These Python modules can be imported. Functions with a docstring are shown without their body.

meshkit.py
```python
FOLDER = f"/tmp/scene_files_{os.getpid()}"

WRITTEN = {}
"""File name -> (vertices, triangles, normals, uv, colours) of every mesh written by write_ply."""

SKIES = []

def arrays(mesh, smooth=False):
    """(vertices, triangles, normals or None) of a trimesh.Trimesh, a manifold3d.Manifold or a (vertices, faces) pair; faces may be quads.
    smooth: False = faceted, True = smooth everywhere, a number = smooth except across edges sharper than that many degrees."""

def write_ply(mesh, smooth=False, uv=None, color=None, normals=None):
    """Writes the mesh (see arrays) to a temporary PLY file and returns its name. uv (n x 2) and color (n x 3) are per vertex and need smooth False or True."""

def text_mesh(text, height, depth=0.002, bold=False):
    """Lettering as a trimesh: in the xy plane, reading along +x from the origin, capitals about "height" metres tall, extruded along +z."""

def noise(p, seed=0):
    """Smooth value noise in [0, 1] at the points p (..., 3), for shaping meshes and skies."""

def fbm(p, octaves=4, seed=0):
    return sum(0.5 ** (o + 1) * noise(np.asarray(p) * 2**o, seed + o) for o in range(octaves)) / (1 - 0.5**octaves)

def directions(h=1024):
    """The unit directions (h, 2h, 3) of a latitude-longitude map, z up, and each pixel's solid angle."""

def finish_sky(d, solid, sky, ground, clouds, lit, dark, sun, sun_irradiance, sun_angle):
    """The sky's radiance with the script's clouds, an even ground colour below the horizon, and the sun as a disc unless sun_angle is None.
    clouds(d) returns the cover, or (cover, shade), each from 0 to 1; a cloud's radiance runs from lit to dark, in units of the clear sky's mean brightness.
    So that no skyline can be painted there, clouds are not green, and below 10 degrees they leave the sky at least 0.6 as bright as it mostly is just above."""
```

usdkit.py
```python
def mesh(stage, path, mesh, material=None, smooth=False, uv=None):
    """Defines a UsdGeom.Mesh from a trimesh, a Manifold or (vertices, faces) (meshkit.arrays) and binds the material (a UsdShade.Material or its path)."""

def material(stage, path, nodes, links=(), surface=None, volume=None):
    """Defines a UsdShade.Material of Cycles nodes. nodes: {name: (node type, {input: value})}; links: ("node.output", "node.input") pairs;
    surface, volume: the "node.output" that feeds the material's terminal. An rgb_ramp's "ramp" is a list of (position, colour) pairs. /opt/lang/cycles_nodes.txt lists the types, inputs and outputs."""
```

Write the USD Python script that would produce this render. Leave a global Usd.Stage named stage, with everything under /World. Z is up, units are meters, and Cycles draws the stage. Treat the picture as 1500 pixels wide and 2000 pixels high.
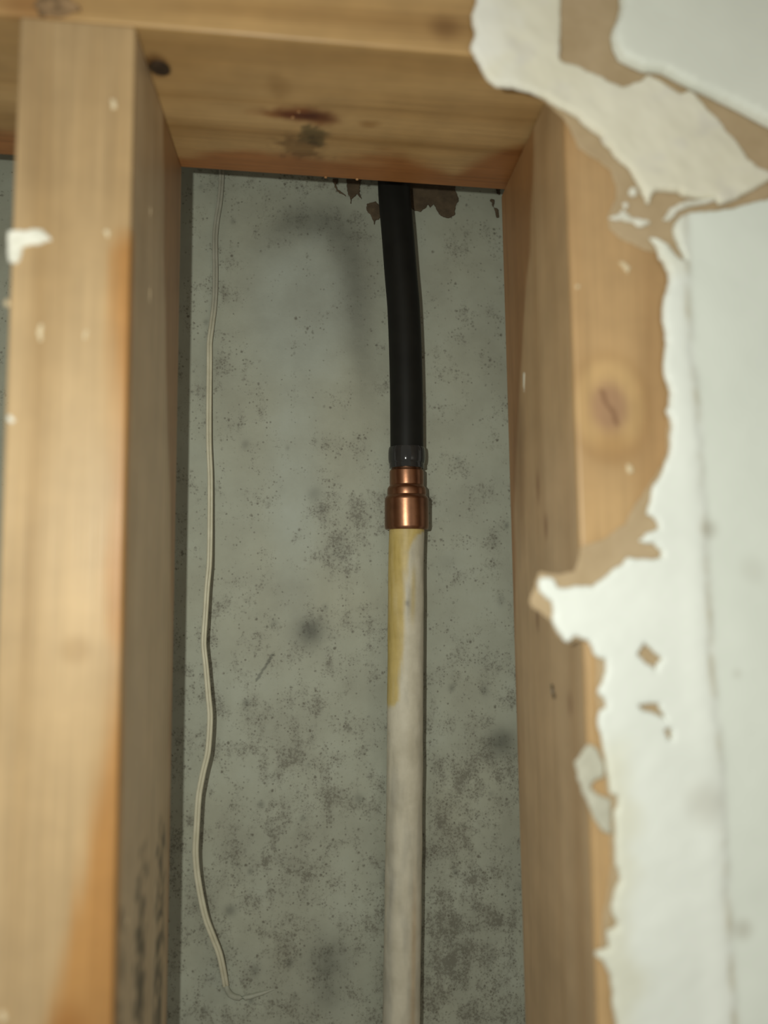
import math, random, numpy as np, trimesh, usdkit
from scipy.spatial import Delaunay
from shapely.geometry import Polygon, Point
from shapely import contains_xy, prepare, distance, points as shp_points
from meshkit import noise, fbm
from pxr import Usd, UsdGeom, UsdLux, Gf, Sdf, Vt

stage = Usd.Stage.CreateInMemory()
UsdGeom.SetStageUpAxis(stage, UsdGeom.Tokens.z)
UsdGeom.SetStageMetersPerUnit(stage, 1.0)
UsdGeom.Xform.Define(stage, '/World')
rng = np.random.default_rng(7)
Z0 = 1.6                       # the underside of the header is 1.6 m up; everything below is written relative to it

# ------------------------------------------------------------------ camera
CAM = (0.0622, -0.2429, -0.1861 + Z0)
PITCH, YAW = 0.0831, -0.0939
cam = UsdGeom.Camera.Define(stage, '/World/camera')
cx, sx, cy, sy = math.cos(PITCH), math.sin(PITCH), math.cos(YAW), math.sin(YAW)
right = (cy, sy, 0.0); fwd = (-sy * cx, cy * cx, sx); up = (sy * sx, -cy * sx, cx)
cam.AddTransformOp().Set(Gf.Matrix4d(*right, 0, *up, 0, -fwd[0], -fwd[1], -fwd[2], 0, *CAM, 1))
cam.CreateHorizontalApertureAttr(24.0)
cam.CreateVerticalApertureAttr(32.0)
cam.CreateFocalLengthAttr(24.0 * 1437.1 / 1500)
cam.CreateClippingRangeAttr(Gf.Vec2f(0.01, 100))
cam.CreateFStopAttr(2.8)
cam.CreateFocusDistanceAttr(0.372)
cam.CreateExposureAttr(0.0)

# ------------------------------------------------------------------ light: a small hand torch beside the lens, and the dim room
torch = UsdLux.DiskLight.Define(stage, '/World/torch_light')
torch.CreateRadiusAttr(0.005)
torch.CreateIntensityAttr(3150.0)
torch.CreateColorAttr(Gf.Vec3f(0.96, 0.975, 0.895))
torch.AddTranslateOp().Set(Gf.Vec3d(0.0168, -0.243, -0.163 + Z0))
torch.AddRotateXYZOp().Set(Gf.Vec3f(80, 0, 0))
room = UsdLux.DomeLight.Define(stage, '/World/room_light')
room.CreateIntensityAttr(0.12)
room.CreateColorAttr(Gf.Vec3f(1.0, 0.95, 0.82))

# ------------------------------------------------------------------ traced outlines and marks, millimetres in the wall's own frame (x along the wall, z up from the header's underside)
D = {
    'cream': [[117.7,27.3],[117.6,15.7],[116.0,10.8],[116.7,6.0],[117.4,3.8],[115.5,-1.7],[116.4,-3.5],[118.2,-6.2],[120.0,-9.9],[121.8,-13.2],[124.2,-14.9],[127.3,-15.1],[130.0,-15.1],[133.7,-15.8],[137.4,-16.8],[141.0,-18.0],[145.6,-20.6],[149.3,-22.3],[153.9,-24.8],[155.7,-27.2],[158.5,-28.9],[162.1,-31.4],[163.4,-33.8],[166.6,-37.6],[169.4,-40.4],[172.5,-42.7],[173.9,-45.5],[175.2,-48.3],[177.1,-51.9],[178.3,-55.1],[179.3,-55.4],[180.5,-51.9],[182.0,-50.7],[189.8,-50.5],[191.7,-51.8],[197.3,-52.6],[203.6,-52.3],[205.5,-54.5],[211.7,-52.1],[217.7,-48.9],[223.6,-45.2],[235.6,-39.5],[235.3,-45.7],[223.8,-41.1],[220.0,-39.6],[216.6,-36.5],[214.1,-32.8],[211.7,-28.7],[208.9,-26.3],[206.8,-22.6],[202.4,-19.4],[199.7,-16.2],[196.9,-13.1],[195.0,-12.3],[192.1,-13.8],[189.8,-12.4],[184.5,-9.5],[179.8,-7.3],[177.8,-9.9],[174.0,-11.1],[170.2,-12.9],[167.3,-12.1],[163.6,-9.9],[159.0,-7.9],[155.3,-6.2],[148.7,-4.7],[147.8,-3.6],[148.2,6.4],[148.8,18.1],[149.1,29.9]],
    'upper': [[170.7,29.9],[170.7,18.2],[169.5,13.2],[167.7,9.2],[167.0,6.2],[167.8,1.5],[169.6,-2.3],[174.3,-4.4],[178.4,-5.9],[185.6,-6.2],[191.2,-8.9],[196.8,-11.4],[204.4,-14.4],[213.9,-18.6],[223.4,-23.3],[242.5,-31.8],[261.8,-40.1],[266.4,37.7]],
    'lower': [[263.7,-34.9],[243.3,-43.8],[223.3,-51.7],[217.5,-53.3],[211.6,-55.2],[203.9,-56.7],[194.3,-57.9],[191.4,-59.3],[188.8,-62.1],[187.8,-64.6],[188.3,-67.4],[190.0,-70.7],[191.4,-73.6],[192.1,-75.8],[189.9,-75.7],[187.7,-73.9],[185.9,-70.8],[182.6,-68.4],[179.2,-67.9],[181.4,-71.0],[182.4,-75.1],[184.2,-76.9],[185.4,-80.5],[185.6,-84.2],[184.8,-87.0],[183.8,-89.8],[183.1,-93.5],[183.1,-98.1],[183.7,-102.7],[183.9,-106.3],[183.0,-111.8],[182.9,-116.3],[183.7,-119.9],[184.7,-123.5],[184.3,-128.0],[183.2,-129.8],[184.5,-132.5],[185.0,-135.2],[184.3,-138.8],[184.6,-142.3],[183.3,-145.9],[181.8,-149.5],[180.4,-153.0],[177.9,-155.7],[177.3,-157.5],[176.9,-160.1],[175.8,-163.6],[175.2,-165.9],[177.5,-167.1],[179.1,-169.7],[179.0,-171.1],[175.2,-172.2],[172.0,-175.1],[174.5,-176.0],[177.2,-176.1],[179.7,-178.6],[179.8,-181.0],[177.1,-181.4],[167.9,-180.7],[166.1,-183.1],[162.8,-184.6],[160.3,-187.0],[156.8,-189.1],[155.2,-190.6],[149.4,-190.3],[144.8,-190.9],[143.2,-190.3],[142.4,-188.2],[140.5,-187.2],[137.5,-187.5],[136.8,-189.4],[137.1,-192.1],[139.1,-194.5],[141.0,-195.7],[141.8,-198.9],[141.4,-202.1],[142.6,-204.4],[145.0,-208.3],[146.2,-209.2],[149.0,-206.9],[150.6,-207.5],[153.5,-208.7],[154.7,-211.1],[155.3,-213.5],[156.5,-214.3],[159.0,-214.7],[159.4,-218.7],[158.1,-221.7],[156.3,-225.2],[156.8,-226.5],[158.6,-228.1],[159.1,-230.7],[157.0,-231.5],[155.7,-234.7],[156.3,-236.6],[157.6,-242.3],[158.6,-248.2],[159.3,-254.0],[159.8,-258.2],[162.0,-259.5],[162.3,-262.1],[161.0,-263.7],[161.1,-273.1],[161.0,-281.0],[162.1,-285.2],[161.6,-287.2],[160.3,-290.4],[159.3,-293.8],[159.7,-296.6],[160.9,-299.2],[160.3,-300.7],[157.4,-301.5],[157.9,-306.8],[156.2,-307.2],[153.7,-307.8],[153.4,-309.1],[155.6,-310.8],[157.1,-313.3],[158.2,-316.4],[159.1,-321.1],[158.5,-324.5],[160.0,-329.7],[159.3,-339.0],[160.1,-349.8],[244.8,-355.0]],
    'hole0': [[172.7,-209.5],[170.4,-213.0],[173.3,-215.7],[176.5,-218.5],[177.3,-216.1],[178.9,-214.8],[176.6,-213.1],[174.2,-210.7]],
    'hole1': [[170.4,-230.0],[172.1,-231.5],[176.2,-233.0],[179.5,-234.5],[177.7,-231.5],[177.4,-229.5]],
    'hole2': [[179.2,-238.0],[180.2,-241.2],[181.2,-241.2],[181.2,-238.1]],
    'kraft': [[140.7,30.9],[140.1,-4.2],[138.0,-15.1],[144.4,-19.9],[149.0,-24.0],[151.7,-28.8],[154.4,-35.0],[158.1,-37.6],[162.2,-39.7],[166.0,-43.3],[167.8,-48.5],[168.0,-53.2],[165.6,-57.1],[164.6,-60.9],[165.3,-64.6],[169.5,-68.2],[177.8,-71.8],[183.0,-72.7],[188.0,-77.7],[188.7,-85.2],[186.6,-100.1],[185.8,-125.7],[184.4,-133.3],[183.9,-138.4],[183.7,-143.8],[182.0,-148.3],[179.9,-151.9],[175.5,-157.8],[172.3,-161.7],[167.9,-169.1],[163.1,-172.5],[159.6,-174.9],[153.8,-176.5],[151.8,-177.7],[151.2,-181.0],[149.9,-185.5],[144.3,-186.3],[137.6,-185.8],[136.0,-190.4],[134.1,-195.0],[134.8,-197.8],[138.3,-199.5],[141.4,-202.2],[143.7,-207.5],[147.2,-209.7],[150.4,-208.4],[153.9,-209.3],[156.5,-212.7],[156.9,-216.9],[156.7,-223.7],[156.1,-227.0],[157.2,-233.7],[158.9,-257.0],[160.3,-262.0],[159.9,-283.1],[158.9,-289.6],[156.9,-297.5],[156.5,-301.5],[155.8,-307.0],[158.2,-315.1],[159.0,-324.5],[159.5,-330.8],[158.9,-351.0],[246.3,-356.4],[269.8,41.5]],
    'patch': [[152.6,-242.4],[148.3,-248.3],[149.2,-253.6],[151.2,-259.4],[152.8,-262.7],[154.5,-266.9],[157.5,-271.0],[160.1,-271.6],[160.4,-260.5],[158.1,-259.6],[155.5,-258.4],[153.3,-256.7],[154.0,-255.0],[157.9,-253.5],[158.4,-249.7],[156.4,-244.7],[154.7,-243.0]],
    'flap': [[184.5,-61.0],[186.9,-56.8],[192.7,-53.8],[203.5,-52.0],[204.4,-53.1],[195.3,-55.4],[190.1,-57.8],[186.7,-61.3]],
    'crease': [[192.0,-78.8],[191.5,-93.6],[192.7,-111.8],[193.9,-129.8],[194.5,-147.7],[194.9,-165.3],[195.2,-182.7],[195.4,-200.0],[195.6,-217.0],[196.6,-233.9],[197.4,-250.6],[197.8,-267.1],[197.8,-283.4],[198.6,-307.5],[199.0,-331.3],[198.8,-351.5]],
    'rres0': [[164.6,-61.3],[167.3,-60.1],[170.2,-57.7],[171.5,-59.1],[173.3,-60.6],[179.0,-61.4],[179.7,-62.5],[176.6,-64.0],[173.8,-62.8],[169.5,-61.9]],
    'rres1': [[172.3,-50.8],[173.6,-49.5],[175.1,-50.2],[175.5,-52.1],[173.9,-53.0],[172.4,-52.3]],
    'rres2': [[169.7,-55.8],[170.8,-55.2],[171.9,-56.3],[170.7,-57.7]],
    'rres3': [[168.3,-76.6],[170.6,-76.5],[172.4,-78.3],[171.6,-80.7],[170.1,-79.1]],
    'rres4': [[169.3,-148.3],[170.7,-148.8],[171.4,-151.3],[169.5,-151.9]],
    'rres5': [[152.5,-85.4],[154.0,-85.3],[154.3,-86.6],[152.8,-86.8]],
    'lres0': [[-40.5,-76.4],[-38.5,-74.2],[-33.8,-74.3],[-30.4,-73.5],[-27.3,-73.7],[-25.3,-75.7],[-24.5,-77.1],[-28.8,-78.6],[-33.6,-79.9],[-34.2,-84.1],[-35.7,-85.8],[-37.7,-85.2],[-38.2,-81.1],[-38.6,-78.4]],
    'lres1': [[-8.3,-73.2],[-7.0,-72.4],[-5.9,-73.8],[-6.9,-75.6]],
    'lres2': [[-28.0,-109.1],[-27.3,-105.1],[-26.3,-105.4],[-26.2,-110.5],[-27.1,-111.2]],
    'lres3': [[-13.5,-110.1],[-12.9,-106.7],[-12.1,-107.0],[-12.3,-110.1]],
    'lres4': [[-36.3,-136.7],[-35.4,-135.4],[-33.7,-137.3],[-34.9,-138.3]],
    'lres5': [[-31.0,-317.4],[-29.9,-317.0],[-28.3,-319.7],[-29.7,-320.8]],
    'lres6': [[-38.8,-98.3],[-37.5,-97.3],[-36.8,-99.3],[-38.1,-100.0]],
    'lres7': [[-7.6,-27.1],[-5.6,-27.3],[-5.2,-30.2],[-6.9,-30.7]],
    'pa': [[77.4,22.7],[78.0,18.5],[79.1,12.9],[79.9,7.8],[81.2,12.7],[83.1,14.8],[85.9,11.2],[84.5,17.4],[85.6,23.1]],
    'pb': [[88.3,9.4],[93.0,11.3],[96.0,8.0],[96.0,3.2],[93.5,0.9],[92.4,-1.7],[91.1,2.7],[88.6,6.3]],
    'pc': [[108.6,22.9],[110.3,18.1],[111.1,9.9],[114.4,6.9],[117.1,6.8],[119.1,8.3],[121.3,10.7],[122.4,8.7],[124.4,11.1],[125.7,8.6],[127.1,5.8],[129.9,4.2],[132.7,3.8],[135.7,5.9],[136.1,10.2],[138.0,13.5],[137.2,16.6],[136.1,19.4],[136.2,24.3]],
    'pd': [[155.2,14.9],[157.2,15.3],[157.7,11.3],[159.6,9.6],[159.8,5.6],[158.7,5.3],[157.9,9.0],[156.0,11.8]],
    'pe': [[70.3,22.3],[71.2,17.9],[73.6,15.2],[78.0,12.5],[77.4,13.9],[73.1,16.5],[72.0,19.3],[73.0,22.5]],
    'pf': [[158.4,22.6],[160.6,22.4],[160.6,18.3],[159.2,18.8]],
    'tube': [[101.42,121.7,23.52],[101.94,121.7,9.68],[103.51,121.7,-9.52],[105.31,121.7,-34.0],[106.6,121.7,-50.18],[107.58,121.7,-76.96],[108.02,121.7,-103.44],[108.09,121.7,-124.41]],
    'axis': [[108.04,121.7,-124.41],[108.01,121.7,-133.79],[107.92,121.7,-164.76],[107.54,121.7,-181.1],[106.75,121.7,-280.53],[105.56,121.7,-352.16],[104.71,121.7,-398.58]],
    'cable': [[12.23,131.6,32.8],[12.34,131.6,20.51],[11.64,131.6,6.86],[10.26,131.6,-3.71],[9.64,131.6,-12.54],[9.82,131.6,-22.13],[10.12,131.6,-31.67],[10.17,131.6,-41.18],[9.7,131.57,-50.68],[8.77,131.18,-60.27],[7.97,130.8,-69.8],[8.15,130.5,-77.08],[8.7,128.18,-102.21],[9.21,127.06,-120.64],[10.32,126.01,-138.8],[10.81,124.92,-156.73],[11.24,122.41,-180.43],[10.61,121.08,-192.8],[10.16,119.9,-206.97],[9.79,118.96,-218.31],[11.1,118.04,-229.31],[12.57,118.0,-243.44],[13.61,118.0,-254.4],[13.04,118.0,-268.35],[10.67,118.0,-280.04],[8.9,118.0,-291.67],[8.43,118.0,-303.26],[8.02,118.3,-314.44],[8.5,119.35,-322.91],[9.92,120.61,-333.13],[12.69,122.75,-346.82],[16.2,124.42,-356.94],[19.25,125.88,-365.86],[20.74,128.67,-374.96],[21.95,131.88,-383.67],[24.85,132.4,-387.83],[29.68,132.6,-388.89],[36.93,132.8,-387.73],[45.41,133.4,-385.67]],
    'p_spots': [[60.1,133.0,-215.7],[157.8,133.0,-272.0],[70.0,133.0,-374.8],[70.1,133.0,-389.1],[51.9,133.0,-31.4],[22.9,133.0,-348.5],[35.1,133.0,-376.7],[84.8,133.0,-297.8],[129.4,133.0,-180.9],[62.1,133.0,-145.7],[74.0,133.0,-175.8]],
    'p_arch': [[35.8,133.0,-15.4],[42.4,133.0,-6.8],[54.3,133.0,-1.3],[67.8,133.0,-2.3],[76.5,133.0,-10.9],[81.4,133.0,-27.5],[84.1,133.0,-46.8],[86.3,133.0,-68.7],[88.5,133.0,-95.9]],
    'p_scratch': [[41.6,133.0,-226.9],[34.1,133.0,-238.9]],
    'p_dens': [[73.9,133.0,-154.8],[68.8,133.0,-168.0],[59.1,133.0,-257.4],[44.8,133.0,-330.7],[59.9,133.0,-355.3],[131.3,133.0,-284.0],[136.1,133.0,-334.0],[125.4,133.0,-382.3],[148.3,133.0,-395.5],[25.8,133.0,-48.8],[31.7,133.0,-102.5],[46.3,133.0,-3.9]],
    'h_marks': [[2.9,19.8,-0.0],[55.8,42.1,0.0],[49.6,43.3,0.0],[62.0,43.9,0.0],[61.0,57.0,0.0],[55.4,66.2,0.0],[47.3,26.2,0.0],[104.9,-11.5,0.0],[80.7,88.9,0.0],[83.0,45.3,0.0]],
}
W, TILT, FW, LEAN_L, LEAN_R, DEPTH, PANEL = 0.1497, 0.0207, 0.038, -0.006, -0.0147, 0.089, 0.133
def mm(name): return np.array(D[name], float) / 1000

# ------------------------------------------------------------------ helpers
used = {}
def path_for(name, parent=None):
    base = (parent.GetPath().pathString if parent else '/World') + '/' + name
    n = used.get(base, 0); used[base] = n + 1
    return base if n == 0 else '%s_%03d' % (base, n)
def tag(p, label=None, category=None, group=None, kind=None):
    for k, v in (('label', label), ('category', category), ('group', group), ('kind', kind)):
        if v: p.SetCustomDataByKey(k, v)
    return p
def thing(name, label, category, kind=None, loc=(0, 0, 0)):
    x = UsdGeom.Xform.Define(stage, path_for(name))
    x.AddTranslateOp().Set(Gf.Vec3d(loc[0], loc[1], loc[2] + Z0))
    p = x.GetPrim(); p.SetCustomDataByKey('base', Gf.Vec3d(*loc))
    return tag(p, label, category, kind=kind)
def obj(name, mesh, mat, parent, label=None, smooth=True, kind=None, tint=None, extra=None):
    v, f = (mesh.vertices, mesh.faces) if hasattr(mesh, 'vertices') else mesh
    v = np.array(v, float); base = parent.GetCustomDataByKey('base')
    if base is not None: v = v - np.array(base)
    m = usdkit.mesh(stage, path_for(name, parent), (v, f), mat, smooth=smooth)
    pv = UsdGeom.PrimvarsAPI(m)
    if tint is not None:
        pv.CreatePrimvar('tint', Sdf.ValueTypeNames.Color3fArray, 'vertex').Set(Vt.Vec3fArray.FromNumpy(np.asarray(tint, np.float32)))
    for k, a in (extra or {}).items():
        pv.CreatePrimvar(k, Sdf.ValueTypeNames.FloatArray, 'vertex').Set(Vt.FloatArray.FromNumpy(np.asarray(a, np.float32)))
    return tag(m.GetPrim(), label, kind=kind)

def lin(r, g, b):
    return tuple((c / 255 / 12.92) if c / 255 <= .04045 else ((c / 255 + .055) / 1.055) ** 2.4 for c in (r, g, b))
def sstep(a, b, x):
    t = np.clip((np.asarray(x, float) - a) / (b - a), 0, 1); return t * t * (3 - 2 * t)
def blob(px, pz, cx, cz, rx, rz, soft=.6):
    d = np.sqrt(((px - cx) / rx) ** 2 + ((pz - cz) / rz) ** 2)
    return 1 - sstep(1 - soft, 1 + soft, d)

def grid_box(xs, ys, zs, r):
    """A box with rounded edges: the grid of lines xs, ys, zs laid on its six faces (the first and last lines are its sides)."""
    V, Fc = [], []
    lines = (np.asarray(xs), np.asarray(ys), np.asarray(zs)); n = 0
    for ax in range(3):
        a, b = [(1, 2), (2, 0), (0, 1)][ax]
        A, B = np.meshgrid(lines[a], lines[b], indexing='ij')
        for side in (0, -1):
            p = np.zeros(A.shape + (3,)); p[..., a], p[..., b], p[..., ax] = A, B, lines[ax][side]
            idx = np.arange(A.size).reshape(A.shape) + n
            q = np.stack([idx[:-1, :-1], idx[1:, :-1], idx[1:, 1:], idx[:-1, 1:]], -1).reshape(-1, 4)
            if side == 0: q = q[:, ::-1]
            V.append(p.reshape(-1, 3)); Fc.append(q); n += A.size
    v = np.vstack(V); q = np.vstack(Fc)
    m = trimesh.Trimesh(v, np.vstack([q[:, [0, 1, 2]], q[:, [0, 2, 3]]]), process=False); m.merge_vertices(digits_vertex=7)
    v = np.array(m.vertices); lo = np.array([l[0] for l in lines]) + r; hi = np.array([l[-1] for l in lines]) - r
    c = np.clip(v, lo, hi); d = v - c; k = np.linalg.norm(d, axis=1, keepdims=True)
    return c + np.where(k > 1e-9, d / np.maximum(k, 1e-9) * r, 0), np.array(m.faces)
def lines(a, b, step, r):
    e = np.array([0, .35, .7, 1.0]) * r
    return np.unique(np.round(np.concatenate([a + e, np.arange(a + r + step, b - r - step / 2, step), b - e]), 7))

def densify(ring, step, jag=0.0, seed=0):
    ring = np.asarray(ring, float); out = []
    for i in range(len(ring)):
        a, b = ring[i], ring[(i + 1) % len(ring)]; L = np.linalg.norm(b - a); k = max(1, int(math.ceil(L / step)))
        nrm = np.array([a[1] - b[1], b[0] - a[0]]) / max(L, 1e-9)
        for j in range(k):
            p = a + (b - a) * j / k
            if jag and L < .03: p = p + nrm * jag * (fbm(np.array([p[0] * 520, p[1] * 520, seed * 7.7]), 3) - .5) * 2
            out.append(p)
    return np.array(out)
def sheet(outer, holes, y_back, height, step=.0016, edge=.0008, jag=.0006, seed=0):
    """A torn sheet lying on the wall: outline (x, z) with holes, flat back at y_back, its front at y_back - height(x, z), rounded down over its last 'edge' metres."""
    rings = [densify(outer, edge * .9, jag, seed)] + [densify(h, edge * .9, jag, seed + 1) for h in holes]
    poly = Polygon(rings[0], rings[1:]).buffer(0)
    if poly.geom_type != 'Polygon': poly = max(poly.geoms, key=lambda g: g.area)
    rings = [np.array(poly.exterior.coords)[:-1]] + [np.array(h.coords)[:-1] for h in poly.interiors]
    x0, z0, x1, z1 = poly.bounds
    gx, gz = np.meshgrid(np.arange(x0, x1, step), np.arange(z0, z1, step * .9)); gx = gx.copy(); gx[::2] += step / 2
    g = np.column_stack([gx.ravel(), gz.ravel()]); g += np.random.default_rng(seed).uniform(-.2, .2, g.shape) * step
    inner = poly.buffer(-edge * .7); mid = []
    for q in (getattr(poly.buffer(-edge * .45), 'geoms', None) or [poly.buffer(-edge * .45)]):
        if q.is_empty: continue
        for rg in [q.exterior, *q.interiors]: mid.append(densify(np.array(rg.coords)[:-1], edge * .9))
    g = g[contains_xy(inner, g[:, 0], g[:, 1])]
    pts = np.vstack(rings + mid + [g]); nb = sum(len(r) for r in rings)
    tri = Delaunay(pts).simplices
    c = pts[tri].mean(1); tri = tri[contains_xy(poly, c[:, 0], c[:, 1])]
    a, b, cc = pts[tri[:, 0]], pts[tri[:, 1]], pts[tri[:, 2]]
    area = (b[:, 0] - a[:, 0]) * (cc[:, 1] - a[:, 1]) - (b[:, 1] - a[:, 1]) * (cc[:, 0] - a[:, 0])
    tri = np.where((area > 0)[:, None], tri, tri[:, [0, 2, 1]])[np.abs(area) > 1e-13]
    dist = distance(poly.boundary, shp_points(pts)); t = np.clip(dist / edge, 0, 1)
    h = height(pts[:, 0], pts[:, 1]) * (.35 + .65 * np.sqrt(1 - (1 - t) ** 2))
    front = np.column_stack([pts[:, 0], y_back - h, pts[:, 1]])
    back = np.column_stack([pts[:nb, 0], np.full(nb, y_back), pts[:nb, 1]])
    # side walls and a plain back
    e = np.sort(np.vstack([tri[:, [0, 1]], tri[:, [1, 2]], tri[:, [2, 0]]]), 1)
    d = np.vstack([tri[:, [0, 1]], tri[:, [1, 2]], tri[:, [2, 0]]])
    _, inv, cnt = np.unique(e, axis=0, return_inverse=True, return_counts=True)
    d = d[cnt[inv.ravel()] == 1]; d = d[(d < nb).all(1)]
    n = len(front)
    side = np.vstack([np.column_stack([d[:, 1], d[:, 0], d[:, 0] + n]), np.column_stack([d[:, 1], d[:, 0] + n, d[:, 1] + n])])
    bt = tri[(tri < nb).all(1)] + n
    v = np.vstack([front, back]); f = np.vstack([tri, side])
    return v, f

def sweep(path, radius, n=20, caps=True, squash=None):
    """A tube along a path; radius is a number or one per point; squash = (wide, thin, angles) for a flattened section."""
    P = np.asarray(path, float); k = len(P); T = np.gradient(P, axis=0); T /= np.linalg.norm(T, axis=1, keepdims=True)
    rad = np.broadcast_to(radius, k); ref = np.array([1.0, 0, 0])
    U = ref - (T @ ref)[:, None] * T; U /= np.linalg.norm(U, axis=1, keepdims=True); Vv = np.cross(T, U)
    a = np.arange(n) / n * 2 * np.pi
    v = P[:, None] + rad[:, None, None] * (np.cos(a)[None, :, None] * U[:, None] + np.sin(a)[None, :, None] * Vv[:, None])
    v = v.reshape(-1, 3); f = []
    i = np.arange(n); j = (i + 1) % n
    for s in range(k - 1):
        f += [np.column_stack([s * n + i, s * n + j, (s + 1) * n + j]), np.column_stack([s * n + i, (s + 1) * n + j, (s + 1) * n + i])]
    f = np.vstack(f)
    if caps:
        v = np.vstack([v, P[0], P[-1]]); c0, c1 = len(v) - 2, len(v) - 1
        f = np.vstack([f, np.column_stack([np.full(n, c0), j, i]), np.column_stack([np.full(n, c1), (k - 1) * n + i, (k - 1) * n + j])])
    m = trimesh.Trimesh(v, f, process=False); m.fix_normals(); return np.array(m.vertices), np.array(m.faces)
def resample(P, step):
    P = np.asarray(P, float); s = np.concatenate([[0], np.cumsum(np.linalg.norm(np.diff(P, axis=0), axis=1))])
    from scipy.interpolate import PchipInterpolator
    q = np.linspace(0, s[-1], max(2, int(s[-1] / step))); return PchipInterpolator(s, P)(q)

# ------------------------------------------------------------------ materials
LK = '/World/Looks/'
UsdGeom.Scope.Define(stage, '/World/Looks')
def wood(name, grain, pale, dark, seed, rough=.42, ring=55):
    """Sawn pine: growth bands and fine fibres drawn out along the grain axis; the mesh's tint carries knots, sap and heartwood."""
    s = [1.0, 1.0, 1.0]; s[grain] = .05
    s2 = [1.0, 1.0, 1.0]; s2[grain] = .015
    cross = 0 if grain == 2 else 2
    return usdkit.material(stage, LK + name, {
        'pos': ('texture_coordinate', {}),
        'm1': ('mapping', {'scale': s, 'location': (seed * .37, seed * .11, seed * .23)}),
        'm2': ('mapping', {'scale': s2, 'location': (seed * .13, seed * .41, seed * .29)}),
        'band': ('noise_texture', {'scale': float(ring), 'detail': 3.0, 'roughness': .5, 'distortion': .6}),
        'band_r': ('rgb_ramp', {'ramp': [(.30, dark), (.50, tuple((a + b) / 2 for a, b in zip(pale, dark))), (.68, pale)]}),
        'fibre': ('noise_texture', {'scale': 900.0, 'detail': 3.0, 'roughness': .6}),
        'fib_r': ('map_range', {'from_min': .3, 'from_max': .7, 'to_min': .86, 'to_max': 1.08}),
        'blot': ('noise_texture', {'scale': 42.0, 'detail': 3.0, 'roughness': .6}),
        'blot_r': ('map_range', {'from_min': .3, 'from_max': .7, 'to_min': .9, 'to_max': 1.08}),
        'mul': ('math', {'math_type': 'multiply'}),
        'c1': ('mix', {'mix_type': 'multiply', 'fac': 1.0}),
        'tint': ('attribute', {'attribute': 'tint'}),
        'c2': ('mix', {'mix_type': 'multiply', 'fac': 1.0}),
        'b': ('bump', {'strength': .35, 'distance': .0004}),
        'p': ('principled_bsdf', {'roughness': rough, 'specular_ior_level': .45}),
    }, [('pos.object', 'm1.vector'), ('pos.object', 'm2.vector'), ('m1.vector', 'band.vector'), ('band.fac', 'band_r.fac'),
        ('m2.vector', 'fibre.vector'), ('fibre.fac', 'fib_r.value'), ('pos.object', 'blot.vector'), ('blot.fac', 'blot_r.value'),
        ('fib_r.result', 'mul.value1'), ('blot_r.result', 'mul.value2'),
        ('band_r.color', 'c1.color1'), ('mul.value', 'c1.color2'), ('c1.color', 'c2.color1'), ('tint.color', 'c2.color2'),
        ('c2.color', 'p.base_color'), ('fibre.fac', 'b.height'), ('b.normal', 'p.normal')], surface='p.BSDF')
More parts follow.
